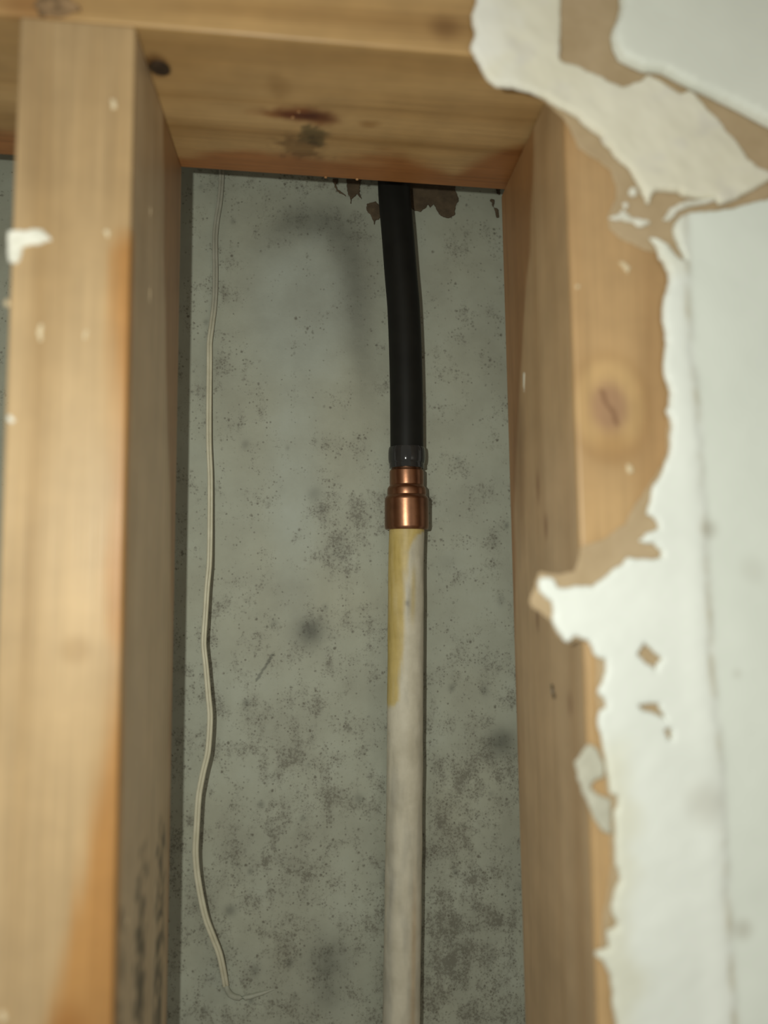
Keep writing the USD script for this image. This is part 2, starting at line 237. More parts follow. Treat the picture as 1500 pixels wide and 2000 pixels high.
def plain(name, a, b, scale=60, rough=.6, bump=.2, dist=.0005, metal=0.0, spec=.4, tint=False, fine=300):
    nodes = {
        'pos': ('texture_coordinate', {}),
        'n': ('noise_texture', {'scale': float(scale), 'detail': 5.0, 'roughness': .6}),
        'r': ('rgb_ramp', {'ramp': [(.32, a), (.68, b)]}),
        'f': ('noise_texture', {'scale': float(fine), 'detail': 4.0, 'roughness': .6}),
        'b': ('bump', {'strength': bump, 'distance': dist}),
        'p': ('principled_bsdf', {'roughness': rough, 'metallic': metal, 'specular_ior_level': spec})}
    links = [('pos.object', 'n.vector'), ('n.fac', 'r.fac'), ('pos.object', 'f.vector'), ('f.fac', 'b.height'), ('b.normal', 'p.normal')]
    if tint:
        nodes['t'] = ('attribute', {'attribute': 'tint'}); nodes['c'] = ('mix', {'mix_type': 'multiply', 'fac': 1.0})
        links += [('r.color', 'c.color1'), ('t.color', 'c.color2'), ('c.color', 'p.base_color')]
    else: links.append(('r.color', 'p.base_color'))
    return usdkit.material(stage, LK + name, nodes, links, surface='p.BSDF')

M = {}
M['stud_l'] = wood('pine_left', 2, (.44, .31, .165), (.35, .23, .108), 1)
M['stud_r'] = wood('pine_right', 2, (.49, .315, .15), (.40, .24, .105), 5)
M['header'] = wood('pine_header', 0, (.48, .305, .13), (.31, .175, .06), 9, ring=48)
M['plaster'] = plain('plaster_residue', (.66, .65, .55), (.80, .79, .70), 200, .9, .5, .0006)
M['board'] = plain('white_painted_board', (.755, .79, .735), (.815, .85, .795), 22, .55, .15, .0004, tint=True)
M['cream'] = plain('cream_plaster', (.70, .67, .53), (.79, .765, .635), 30, .85, .25, .0005, tint=True)
M['kraft'] = plain('kraft_paper', (.40, .295, .17), (.48, .365, .225), 70, .85, .3, .0003)
M['black'] = plain('black_plastic', (.007, .007, .006), (.011, .011, .009), 50, .5, .05, .0002, spec=.12)
M['ring'] = plain('black_ring_plastic', (.014, .014, .014), (.024, .024, .023), 80, .09, .05, .0002)
M['copper'] = plain('copper', (.20, .098, .056), (.28, .14, .08), 120, .32, .12, .0002, metal=1.0, fine=500)
M['rust'] = plain('peeled_brown', (.045, .030, .015), (.085, .058, .030), 160, .8, .6, .0006)
M['cable'] = plain('cable_sheath', (.42, .40, .29), (.50, .48, .36), 150, .5, .1, .0002, tint=True)
M['metal'] = plain('dull_steel', (.35, .34, .32), (.55, .53, .5), 300, .3, .2, .0002, metal=1.0)
M['scrape'] = plain('scraped_wood', (.56, .44, .26), (.68, .58, .40), 200, .8, .3, .0004)
M['splinter'] = plain('brown_splinter', (.14, .085, .04), (.30, .19, .095), 260, .9, .5, .0006)
M['old_plaster'] = plain('greyed_plaster', (.46, .45, .36), (.56, .55, .45), 200, .9, .5, .0006)
M['resin'] = plain('amber_resin', (.30, .15, .06), (.42, .24, .11), 300, .2, .1, .0002)
M['painted_over'] = plain('grey_paint_over_cable', (.24, .245, .19), (.29, .30, .24), 150, .6, .1, .0002)
M['nail'] = plain('dark_nail', (.05, .035, .025), (.11, .075, .05), 300, .45, .4, .0004, metal=.6)
M['paint'] = plain('pipe_paint', (.40, .37, .28), (.50, .47, .37), 90, .5, .25, .0004, tint=True)

# the mouldy panel: painted board; 'mould' says where the specks crowd, 'grime' where the surface is smeared
P_NODES = {
    'pos': ('texture_coordinate', {}),
    'tint': ('attribute', {'attribute': 'tint'}), 'mould': ('attribute', {'attribute': 'mould'}), 'grime': ('attribute', {'attribute': 'grime'}),
    'n1': ('noise_texture', {'scale': 30.0, 'detail': 5.0, 'roughness': .6}),
    'base': ('rgb_ramp', {'ramp': [(.30, (.245, .252, .197)), (.55, (.290, .303, .240)), (.75, (.318, .336, .275))]}),
    'c0': ('mix', {'mix_type': 'multiply', 'fac': 1.0}),
    'ms': ('mapping', {'scale': (1.0, 1.0, .28)}),
    'st': ('noise_texture', {'scale': 120.0, 'detail': 4.0, 'roughness': .6}),
    'bl': ('noise_texture', {'scale': 190.0, 'detail': 5.0, 'roughness': .68}),
    'fi': ('noise_texture', {'scale': 720.0, 'detail': 3.0, 'roughness': .62}),
    'v1': ('voronoi_texture', {'scale': 330.0, 'randomness': 1.0}),
    'p': ('principled_bsdf', {'roughness': .62, 'specular_ior_level': .3}),
    'b': ('bump', {'strength': .25, 'distance': .0004}),
}
P_LINKS = [('pos.object', 'n1.vector'), ('n1.fac', 'base.fac'), ('base.color', 'c0.color1'), ('tint.color', 'c0.color2'),
    ('pos.object', 'ms.vector'), ('ms.vector', 'st.vector'), ('pos.object', 'bl.vector'), ('pos.object', 'fi.vector'), ('pos.object', 'v1.vector')]
def mnode(name, op, a, b, c=None, clamp=False):
    ins = {'math_type': op, 'use_clamp': clamp}
    for i, x in enumerate((a, b, c)):
        if x is None: continue
        if isinstance(x, str): P_LINKS.append((x, '%s.value%d' % (name, i + 1)))
        else: ins['value%d' % (i + 1)] = float(x)
    P_NODES[name] = ('math', ins); return name + '.value'
def ramp_node(name, x, a, b, to0=0., to1=1.):
    P_NODES[name] = ('map_range', {'range_type': 'smoothstep', 'from_min': a, 'from_max': b, 'to_min': to0, 'to_max': to1, 'clamp': True})
    P_LINKS.append((x, name + '.value')); return name + '.result'
# fine irregular specks crowd where the cluster noise and the mould map are high
P_NODES['cl'] = ('noise_texture', {'scale': 95.0, 'detail': 3.0, 'roughness': .6}); P_LINKS.append(('pos.object', 'cl.vector'))
P_NODES['cs'] = ('noise_texture', {'scale': 260.0, 'detail': 2.0, 'roughness': .6}); P_LINKS.append(('ms.vector', 'cs.vector'))
P_NODES['f2'] = ('noise_texture', {'scale': 1500.0, 'detail': 2.0, 'roughness': .6}); P_LINKS.append(('pos.object', 'f2.vector'))
dens = mnode('de1', 'multiply_add', 'mould.fac', .42, 'cl.fac')
dens = mnode('de2', 'multiply_add', 'cs.fac', .35, dens)            # about .5 + .1 + .17
sp = mnode('sp1', 'multiply_add', 'fi.fac', .95, dens)
sp = mnode('sp2', 'multiply_add', 'f2.fac', .35, sp)
specks = ramp_node('spr', sp, 1.50, 1.86)
haze_ = ramp_node('hzr', dens, .80, 1.25, 0., .46)
P_NODES['sep1'] = ('separate_color', {}); P_LINKS.append(('v1.color', 'sep1.color'))
k1 = mnode('k1', 'multiply_add', 'sep1.r', .42, dens); on1 = ramp_node('on1', k1, 1.08, 1.22)
d1 = mnode('d1', 'multiply_add', 'fi.fac', .7, 'v1.distance'); dot1 = ramp_node('dot1', d1, .36, .74, 1., 0.)
q1 = mnode('q1', 'multiply', on1, dot1); q1 = mnode('q1b', 'multiply', q1, .85)
P_NODES['v2'] = ('voronoi_texture', {'scale': 560.0, 'randomness': 1.0}); P_LINKS.append(('pos.object', 'v2.vector'))
P_NODES['sep2'] = ('separate_color', {}); P_LINKS.append(('v2.color', 'sep2.color'))
k2 = mnode('k2', 'multiply_add', 'sep2.r', .45, dens); on2 = ramp_node('on2', k2, 1.05, 1.20)
d2 = mnode('d2', 'multiply_add', 'fi.fac', .6, 'v2.distance'); dot2 = ramp_node('dot2', d2, .34, .72, 1., 0.)
q2 = mnode('q2', 'multiply', on2, dot2); q2 = mnode('q2b', 'multiply', q2, .7)
specks = mnode('spw', 'multiply', specks, .72)
amt = mnode('amt0', 'maximum', q1, q2)
amt = mnode('amt', 'maximum', amt, specks)
amt = mnode('amt2', 'maximum', amt, haze_)
gr = mnode('gr', 'multiply_add', 'bl.fac', .5, .72); gr = mnode('gr2', 'multiply', gr, 'grime.fac', clamp=True)
P_NODES['mix1'] = ('mix', {'mix_type': 'mix', 'color2': (.085, .076, .055)})
P_NODES['mix2'] = ('mix', {'mix_type': 'mix', 'color2': (.060, .062, .048)})
amt = mnode('amt3', 'multiply', amt, .97)
P_LINKS += [('c0.color', 'mix1.color1'), (amt, 'mix1.fac'), ('mix1.color', 'mix2.color1'), (gr, 'mix2.fac'), ('mix2.color', 'p.base_color'), ('fi.fac', 'b.height'), ('b.normal', 'p.normal')]
M['panel'] = usdkit.material(stage, LK + 'mouldy_panel', P_NODES, P_LINKS, surface='p.BSDF')

# ------------------------------------------------------------------ the back wall of the cavity
def build_panel():
    xs = np.unique(np.round(np.concatenate([np.arange(-.62, -.12, .02), np.arange(-.12, .33, .0009), np.arange(.33, .62, .02)]), 6))
    zs = np.unique(np.round(np.concatenate([np.arange(-.9, -.44, .02), np.arange(-.44, .05, .0009), np.arange(.05, .4, .02)]), 6))
    X, Z = np.meshgrid(xs, zs, indexing='ij')
    x, z = X.ravel(), Z.ravel()
    p3 = lambda s: np.column_stack([x * s, np.zeros_like(x), z * s])
    yy = PANEL + .0004 * (fbm(p3(60), 3, 3) - .5)
    v = np.column_stack([x, yy, z]); n = len(v)
    idx = np.arange(n).reshape(X.shape)
    q = np.stack([idx[:-1, :-1], idx[1:, :-1], idx[1:, 1:], idx[:-1, 1:]], -1).reshape(-1, 4)
    f = np.vstack([q[:, [0, 1, 2]], q[:, [0, 2, 3]]])
    # a back and sides so that the board has its thickness
    t = .012; c = np.array([[xs[0], PANEL + t, zs[0]], [xs[-1], PANEL + t, zs[0]], [xs[-1], PANEL + t, zs[-1]], [xs[0], PANEL + t, zs[-1]]])
    cor = [idx[0, 0], idx[-1, 0], idx[-1, -1], idx[0, -1]]
    v = np.vstack([v, c]); b = [n, n + 1, n + 2, n + 3]
    f = np.vstack([f, [[b[0], b[2], b[1]], [b[0], b[3], b[2]]]] + [[[cor[i], b[i], b[(i + 1) % 4]], [cor[i], b[(i + 1) % 4], cor[(i + 1) % 4]]] for i in range(4)])
    # mould map
    low = sstep(-.12, -.34, z)
    mould = .20 + .20 * low + .34 * (fbm(p3(38), 4, 11) - .5) + .16 * (fbm(np.column_stack([x * 130, 0 * x, z * 12]), 3, 21) - .5) * (.6 + 2.6 * low)
    for (cx, _, cz), r, k in zip(mm('p_dens'), (.022, .016, .03, .03, .03, .03, .03, .03, .03, .012, .014, .02), (.22, .16, .10, .12, .18, .10, .12, .18, .18, .10, .12, .16)):
        mould += k * blob(x, z, cx, cz, r, r * 1.6, .8)
    # cleaner places: the smooth light patch inside the grey arch, and the column right of the cable
    clean = np.maximum(blob(x, z, .055, -.050, .026, .040, .5), .6 * blob(x, z, .052, -.13, .012, .08, .6))
    mould = mould * (1 - .7 * clean) - .25 * clean
    # grime: the grey arch near the top and single dark mould stains
    arch = mm('p_arch'); pts = resample(arch, .002)
    from scipy.spatial import cKDTree
    dist, at_ = cKDTree(pts[:, [0, 2]]).query(np.column_stack([x, z])); s_ = at_ / len(pts)
    wid = np.interp(s_, [0, .3, .6, 1], [.010, .012, .010, .006]); amp = np.interp(s_, [0, .15, .5, .75, 1], [.14, .60, .62, .46, .12])
    grime = amp * np.exp(-(dist / wid) ** 2)
    for (cx, _, cz), r, k in zip(mm('p_spots'), (.0075, .0075, .013, .012, .008, .003, .0025, .0025, .006, .004, .006), (.75, .72, .45, .36, .0, .55, .45, .45, .2, .35, .15)):
        grime = np.maximum(grime, k * np.exp(-(((x - cx) ** 2 + (z - cz) ** 2) / (r * r))))
    R2 = np.random.default_rng(5)
    for _ in range(70):
        cx, cz, r = R2.uniform(-.09, .19), R2.uniform(-.42, .02), R2.uniform(.0008, .0022)
        if cz > -.2 and R2.random() < .55: continue
        grime = np.maximum(grime, R2.uniform(.25, .6) * np.exp(-(((x - cx) ** 2 + ((z - cz) / R2.uniform(1, 1.5)) ** 2) / (r * r))))
    grime += .16 * low * sstep(.5, .8, fbm(np.column_stack([x * 60, 0 * x, z * 16]), 4, 31)) 
    a, b_ = mm('p_scratch')[:, [0, 2]]; ab = b_ - a; tt = np.clip(((x - a[0]) * ab[0] + (z - a[1]) * ab[1]) / (ab @ ab), 0, 1)
    grime = np.maximum(grime, .6 * (np.hypot(x - a[0] - tt * ab[0], z - a[1] - tt * ab[1]) < .0007))
    g = fbm(p3(20), 3, 41)
    warm = np.clip((g - .45) * 2.2, 0, 1) * .5
    cool = clean
    tint = np.ones((n, 3))
    tint *= 1 - .10 * warm[:, None] * np.array([0, .5, 1.2])
    tint *= 1 + cool[:, None] * np.array([.02, .06, .14])
    pad = lambda arr, val: np.concatenate([arr, np.full(4, val)])
    wall = thing('wall_back', 'grey painted back board of the cavity, speckled all over with black mould', 'wall', kind='structure')
    obj('board', (v, f), M['panel'], wall, tint=np.vstack([tint, np.ones((4, 3))]), extra={'mould': pad(np.clip(mould, 0, 1.2), .3), 'grime': pad(np.clip(grime, 0, .9), 0)})
    for k, nm in enumerate(('pa', 'pb', 'pc', 'pd', 'pe', 'pf')):
        o = mm(nm)
        obj('peeled_patch', sheet(o, [], PANEL - .0003, lambda x, z: .0005 + .0005 * fbm(np.column_stack([x * 400, 0 * x, z * 400]), 2), .001, .0004, .0009, 50 + k), M['rust'], wall,
            label='dark brown patch where the grey paint has peeled off under the header')
build_panel()

# ------------------------------------------------------------------ timber frame
def near_top(z): return sstep(-.12, -.004, z)
def build_left():
    stud = thing('timber_stud', 'pale pine stud left of the opening, with a white plaster scrap on its face', 'timber stud')
    zs = np.unique(np.round(np.concatenate([np.arange(-.9, -.36, .03), np.arange(-.36, -.004, .0016), [-.0028, -.0014, -.0009, -.0004, 0]]), 6))
    v, f = grid_box(lines(-FW, 0, .0011, .0014), lines(0, DEPTH, .0016, .0014), zs, .0014)
    front = sstep(.004, .0005, v[:, 1]); inner = sstep(-.003, -.0005, v[:, 0]) * sstep(.0005, .003, v[:, 1])
    x, y, z = v.T.copy()
    tint = np.ones((len(v), 3))
    def mul(w, c): 
        nonlocal tint
        tint *= 1 + np.asarray(w)[:, None] * (np.array(c) - 1)
    wob = fbm(np.column_stack([x * 30, y * 30, z * 18]), 3, 4) - .5
    # orange heartwood along the inner edge of the face, in two stretches, the lower one widening downwards
    w1 = .0055 * sstep(-.070, -.082, z) * sstep(-.20, -.11, z) + .003 * sstep(-.165, -.19, z) * sstep(-.217, -.2, z)
    w2 = np.interp(-z, [.213, .25, .28, .30, .33, .5], [0, .0045, .0095, .0135, .019, .03])
    edge = -.0002 - (w1 + w2); mask = sstep(-.0045, .0045, x - edge + wob * .004 + .007 * (fbm(np.column_stack([x * 330, 0 * x, z * 22]), 3, 91) - .5)) * (y < .006) * ((w1 + w2) > 3e-4)
    mul(mask, (.95, .70, .42))
    mul(blob(x, z, -.013, -.326, .006, .008, .7) * (y < .004), (.82, .72, .6))
    mul(blob(x, z, -.0138, -.2102, .0042, .004, .6) * (y < .004), (.86, .82, .76))
    # darker band of the inner face towards the back
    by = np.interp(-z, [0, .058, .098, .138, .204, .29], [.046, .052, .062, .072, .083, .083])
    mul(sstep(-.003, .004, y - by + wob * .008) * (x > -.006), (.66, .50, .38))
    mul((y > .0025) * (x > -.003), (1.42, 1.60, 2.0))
    # pale upper strip at the corner
    mul(sstep(-.0045, -.002, x) * (y < .003) * sstep(-.075, -.06, z), (1.08, 1.08, 1.08))
    mould = np.zeros(len(v))
    # mould specks low on the inner face
    sp = fbm(np.column_stack([x * 0, y * 420, z * 190]), 3, 9); zone = sstep(-.272, -.30, z) * (.55 + .45 * np.sin(y * 190 + 1.0)) * (x > -.004) * sstep(.0, .012, y)
    mul(np.clip(sstep(.44, .56, sp * (.62 + .5 * zone)) * zone * 1.5, 0, 1), (.27, .27, .26))
    v2 = v.copy(); v2[:, 2] -= TILT * x * near_top(z); v2[:, 0] += LEAN_L * z
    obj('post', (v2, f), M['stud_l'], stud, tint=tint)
    for k in range(8):
        o = mm('lres%d' % k); o[:, 0] = np.clip(o[:, 0], -FW - .0012 + LEAN_L * o[:, 1], None)
        obj('plaster_scrap', sheet(o, [], .0001, lambda x, z: .0009 + .0014 * fbm(np.column_stack([x * 260, 0 * x, z * 260]), 3), .0009, .0012, .0005, 70 + k), M['plaster' if k in (0, 4) else 'scrape'], stud,
            label='scrap of white plaster stuck to the timber face' if k in (0, 4) else None)
    # small scuffs of plaster on the inner face
    for (yy, zz, h) in ((.028, -.052, .0022), (.030, -.083, .0035), (.016, -.30, .0012)):
        o = np.array([[-.00015, -h], [.00025, -h * .4], [.0003, h * .5], [0, h], [-.0003, h * .3]])
        vv, ff = sheet(o + [yy, zz], [], 0, lambda x, z: np.full_like(x, .0002), .0006, .0004, .0001, 5)
        vv = np.column_stack([-vv[:, 1] + LEAN_L * zz, vv[:, 0], vv[:, 2]]); obj('plaster_scuff', (vv, ff[:, ::-1]), M['scrape'], stud)
build_left()

def build_right():
    stud = thing('timber_stud', 'pine stud right of the opening with an oval knot, half under torn plasterboard', 'timber stud', loc=(W, 0, 0))
    zs = np.unique(np.round(np.concatenate([np.arange(-.9, -.40, .03), np.arange(-.40, -.004, .0016), [-.0028, -.0014, -.0009, -.0004, 0]]), 6))
    v, f = grid_box(lines(W, W + .038, .0011, .0014), lines(0, DEPTH, .0016, .0014), zs, .0014)
    x, y, z = v.T.copy(); X = x - W
    tint = np.ones((len(v), 3))
    def mul(w, c):
        nonlocal tint
        tint *= 1 + np.asarray(w)[:, None] * (np.array(c) - 1)
    wob = fbm(np.column_stack([x * 40, y * 40, z * 14]), 3, 6) - .5
    face = (y < .004)
    # knot with a paler swirl of grain around it and a crack across
    kx, kz = .1636 - LEAN_R * -.1287, -.1287
    kd = np.sqrt(((x - kx) / .0072) ** 2 + ((z - kz) / .0096) ** 2) + .25 * wob
    mul(face * (1 - sstep(.6, 1.2, kd)), (.78, .72, .82))
    mul(face * np.exp(-((kd - 1.45) / .35) ** 2), (1.08, 1.10, 1.05))
    mul(face * .5 * np.exp(-((kd - 2.0) / .25) ** 2), (.88, .84, .76))
    ca = np.abs((x - kx) * .83 + (z - kz) * .42 + .0004 * np.sin((z - kz) * 900)); mul(face * (kd < .85) * (1 - sstep(.0002, .0012, ca)), (.62, .55, .52))
    mul(face * blob(x, z, kx + .001, kz - .014, .007, .005, .8), (.86, .80, .74))
    mul(face * .6 * sstep(-.05, -.005, z), (.96, .86, .72))
    mul(face * sstep(.14, .17, -z) * .6, (1.10, 1.14, 1.15))
    # the dark band along the back of the inner face, fading downwards
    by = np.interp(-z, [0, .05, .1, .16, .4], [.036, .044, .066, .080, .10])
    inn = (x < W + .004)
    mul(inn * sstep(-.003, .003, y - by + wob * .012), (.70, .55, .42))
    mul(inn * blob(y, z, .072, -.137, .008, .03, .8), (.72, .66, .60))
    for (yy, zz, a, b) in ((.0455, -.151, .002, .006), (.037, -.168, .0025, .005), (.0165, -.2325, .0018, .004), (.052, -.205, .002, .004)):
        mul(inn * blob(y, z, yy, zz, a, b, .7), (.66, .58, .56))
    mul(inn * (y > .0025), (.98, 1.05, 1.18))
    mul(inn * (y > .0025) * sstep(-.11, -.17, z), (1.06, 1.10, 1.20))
    v2 = v.copy(); v2[:, 2] -= TILT * x * near_top(z); v2[:, 2] -= near_top(z) * (.0004 + .0024 * (y / DEPTH) ** 2); v2[:, 0] += LEAN_R * z
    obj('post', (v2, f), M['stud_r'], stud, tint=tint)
    for k in range(6):
        o = mm('rres%d' % k)
        obj('plaster_scrap', sheet(o, [], -.0011 if k < 3 else .0001, lambda x, z: .0005 + .0012 * fbm(np.column_stack([x * 300, 0 * x, z * 300]), 3), .0008, .0009, .0006, 90 + k), M['plaster' if k < 3 else 'scrape'], stud,
            label='scrap of white plaster stuck to the timber face' if k < 3 else None)
    for (yy, zz, h) in ((.0605, -.1045, .0042),):
        o = np.array([[-.0013, h], [-.0003, h * 1.05], [.0006, h * .8], [.0004, 0], [.0001, -h], [-.0004, -h * .3]])
        vv, ff = sheet(o + [yy, zz], [], 0, lambda x, z: np.full_like(x, .0004), .0006, .0005, .0002, 6)
        vv = np.column_stack([W + LEAN_R * zz + vv[:, 1] - 0, vv[:, 0], vv[:, 2]]); obj('plaster_scuff', (vv, ff), M['old_plaster'], stud, label='white plaster smear on the inner side')
    a = np.array([W + LEAN_R * -.2304 - .0008, .0335, -.2283]); b = a + [0, -.0024, -.0045]
    obj('staple', sweep(np.array([a + [.0014, 0, 0], a, (a + b) / 2 + [-.0003, 0, 0], b, b + [.0014, 0, 0]]), .0005, 8), M['metal'], stud, label='bright bent staple')
build_right()

def build_header():
    beam = thing('timber_header', 'horizontal pine timber across the top of the opening, stained with sap and mould underneath', 'timber beam')
    xs = np.unique(np.round(np.concatenate([[-.6, -.5988, -.5992, -.5996], np.arange(-.57, -.08, .03), np.arange(-.08, .26, .0014), np.arange(.26, .6, .03)]), 6))
    v, f = grid_box(xs, lines(0, DEPTH, .0014, .0012), lines(0, .09, .0022, .0012), .0012)
    x, y, z = v.T.copy(); under = z < .004
    tint = np.ones((len(v), 3))
    def mul(w, c):
        nonlocal tint
        tint *= 1 + np.asarray(w)[:, None] * (np.array(c) - 1)
    wob = fbm(np.column_stack([x * 22, y * 50, z * 50]), 4, 8) - .5
    # red-brown heartwood towards the back edge, deeper on the right
    b0 = np.interp(x, [-.1, 0, .06, .10, .125, .15], [.070, .074, .072, .066, .076, .055])
    mul(under * sstep(-.004, .006, y - b0 + wob * .022), (.72, .48, .36))
    h = mm('h_marks')
    def spot(i, rx, ry, c, k=1, soft=.7, n=.4): 
        j = (fbm(np.column_stack([x * 300, y * 300, z * 0 + i]), 3, 60 + i) - .5) * n * 2
        d = np.sqrt(((x - h[i, 0]) / rx) ** 2 + ((y - h[i, 1]) / ry) ** 2) + j
        mul(under * k * (1 - sstep(1 - soft, 1 + soft, d)), c)
    spot(1, .0115, .0040, (.42, .22, .14)); spot(3, .0075, .0042, (.45, .28, .2)); spot(2, .013, .0022, (.60, .42, .3)); 
    spot(4, .0062, .0065, (.36, .38, .34), 1, .4, 1.0); spot(5, .0095, .0080, (.55, .50, .43), 1, .5, .8); spot(6, .004, .006, (.80, .76, .70)); spot(9, .004, .002, (.7, .62, .52))
    spot(0, .0045, .0055, (.42, .34, .28), 1, .4, .2)
    mul((y < .003) * blob(x, z, .107, .0092, .005, .004, .8), (.62, .55, .48))
    mul((y < .003) * blob(x + wob * .01, z, -.036, .004, .012, .006, .8), (.75, .62, .5))
    mul((y < .003) * .5, (1.06, 1.08, 1.06))
    v2 = v.copy(); v2[:, 2] -= TILT * x
    obj('beam', (v2, f), M['header'], beam, tint=tint)
    # nail head in the corner by the left stud
    nail = trimesh.creation.cylinder(.0037, .0011, sections=24); nail.apply_translation([.0040, .0205, -.0003])
    nv = np.array(nail.vertices); obj('nail_head', (nv, nail.faces), M['nail'], beam, label='dark nail head near the left stud', smooth=30)
    for cx_, cy_ in ((.0807, .0880), (.0545, .0405), (.052, .0445), (.066, .0882)):
        s = trimesh.creation.icosphere(2, .0007); s.apply_scale([1, 1, .6]); s.apply_translation([cx_, cy_, -TILT * cx_ - .0002])
        obj('resin_drop', s, M['resin'], beam)
    o = np.array([[-34, 4], [-29, 9], [-22, 8], [-18, 4], [-24, 1.5], [-30, 1]]) / 1000
    obj('torn_splinter', sheet(o, [], .0001, lambda x, z: .0006 + .0012 * fbm(np.column_stack([x * 500, 0 * x, z * 500]), 3), .0009, .0008, .0012, 120), M['splinter'], beam, label='rough brown torn fibres above the left stud')
build_header()

# ------------------------------------------------------------------ torn wall lining on the right
def n2(x, z, s, seed, o=3): return fbm(np.column_stack([x * s, 0 * x, z * s]), o, seed) - .5
def sheet_obj(part, name, o, holes, yb, hgt, mat, parent, seed, tintf=None, step=.0016, edge=.0009, jag=.0006, label=None):
    v, f = sheet(o, holes, yb, hgt, step, edge, jag, seed)
    t = tintf(v[:, 0], v[:, 2]) if tintf else None
    return obj(name, (v, f), mat, parent, tint=t, label=label)
kr = thing('kraft_paper', 'brown kraft paper torn around the opening, between the right stud and the white plasterboard', 'paper')
sheet_obj(kr, 'paper_sheet', mm('kraft'), [], -.0001, lambda x, z: .0007 + .0004 * n2(x, z, 200, 3), M['kraft'], kr, 3, step=.0025, edge=.0006, jag=.0005)

cr = thing('plaster_band', 'cream band of torn plaster running diagonally over the top right corner', 'plaster')
def h_cream(x, z): return .0020 + .0020 * n2(x, z, 42, 12) + .0007 * n2(x + z, (z - x) * .4, 150, 13)
def t_cream(x, z):
    t = np.ones((len(x), 3)); w = sstep(.140, .118, x + n2(x, z, 90, 5) * .03)
    t *= 1 + w[:, None] * np.array([.04, .07, .18]); g = sstep(.08, .26, n2(x, z, 120, 15)); t *= 1 - g[:, None] * np.array([.06, .06, .02]); return t
sheet_obj(cr, 'band', mm('cream'), [], -.0012, h_cream, M['cream'], cr, 11, t_cream, .0012, .0013, .0007)
sheet_obj(cr, 'torn_flap', mm('flap'), [], -.0012, lambda x, z: .0016 + .0012 * n2(x, z, 200, 17), M['plaster'], cr, 17, None, .0008, .001, .0004, 'greyish paper flap curling in the crack')

up_ = thing('plasterboard', 'smooth white plasterboard in the top right corner with a rounded lower edge', 'plasterboard')
sheet_obj(up_, 'board', mm('upper'), [], -.0012, lambda x, z: .0040 + .0010 * n2(x, z, 35, 19), M['board'], up_, 19, lambda x, z: np.ones((len(x), 3)) * (1 - .10 * blob(x, z, .199, -.018, .006, .005, .8))[:, None] * np.array([.97, .965, .93]), .0022, .0016, .0002)

lo_ = thing('plasterboard', 'white plasterboard with a ragged torn left edge, below the crack at the right', 'plasterboard')
crease = mm('crease')
def h_lower(x, z):
    cx_ = np.interp(-z, -crease[:, 1], crease[:, 0]) + .0012 * n2(x, z, 120, 25)
    step_ = sstep(-.0005, .0022, x - cx_); ridge = np.exp(-((x - cx_ + .004) / .005) ** 2)
    dent = np.exp(-((x - cx_) / .0011) ** 2) * np.clip(.5 + 2.4 * n2(x * .2, z, 90, 27), 0, 1)
    low = sstep(-.10, -.09, z) * 0
    return .0019 + .0006 * ridge - .0008 * step_ - .0005 * dent + .0009 * n2(x, z, 45, 23) + .0004 * n2(x, z, 170, 24) * (1 - step_)
def t_lower(x, z):
    t = np.ones((len(x), 3)); cx_ = np.interp(-z, -crease[:, 1], crease[:, 0])
    t *= 1 - (sstep(0, .003, x - cx_) * .05)[:, None] * np.array([1, .7, 1.1])
    # raw paper, creamier, along the torn edge low down and near the crack
    w = sstep(-.235, -.25, z) * sstep(.172, .162, x + n2(x, z, 60, 5) * .014) + .7 * sstep(-.085, -.078, z) * sstep(.195, .187, x)
    t *= 1 - np.clip(w, 0, 1)[:, None] * np.array([.09, .12, .20])
    d = np.exp(-((x - cx_) / .0014) ** 2) * np.clip(.4 + 3 * n2(x * .2, z, 120, 28), 0, 1)
    t *= 1 - d[:, None] * np.array([.20, .25, .34])
    for bx, bz, rr, k in ((.1965, -.171, .003, .3), (.1915, -.262, .006, .2), (.2035, -.303, .003, .28), (.205, -.22, .0015, .15), (.212, -.185, .004, .1)):
        t *= 1 - (k * blob(x, z, bx, bz, rr, rr, .8))[:, None] * np.array([.8, .9, 1.0])
    return t
sheet_obj(lo_, 'board', mm('lower'), [mm('hole0'), mm('hole1'), mm('hole2')], -.0012, h_lower, M['board'], lo_, 31, t_lower, .0013, .0012, .0006)
sheet_obj(lo_, 'torn_paper', mm('patch'), [], -.0006, lambda x, z: .0012 + .0008 * n2(x, z, 200, 33), M['old_plaster'], lo_, 33, None, .0009, .001, .0005, 'pale torn scrap of paper at the stud edge')

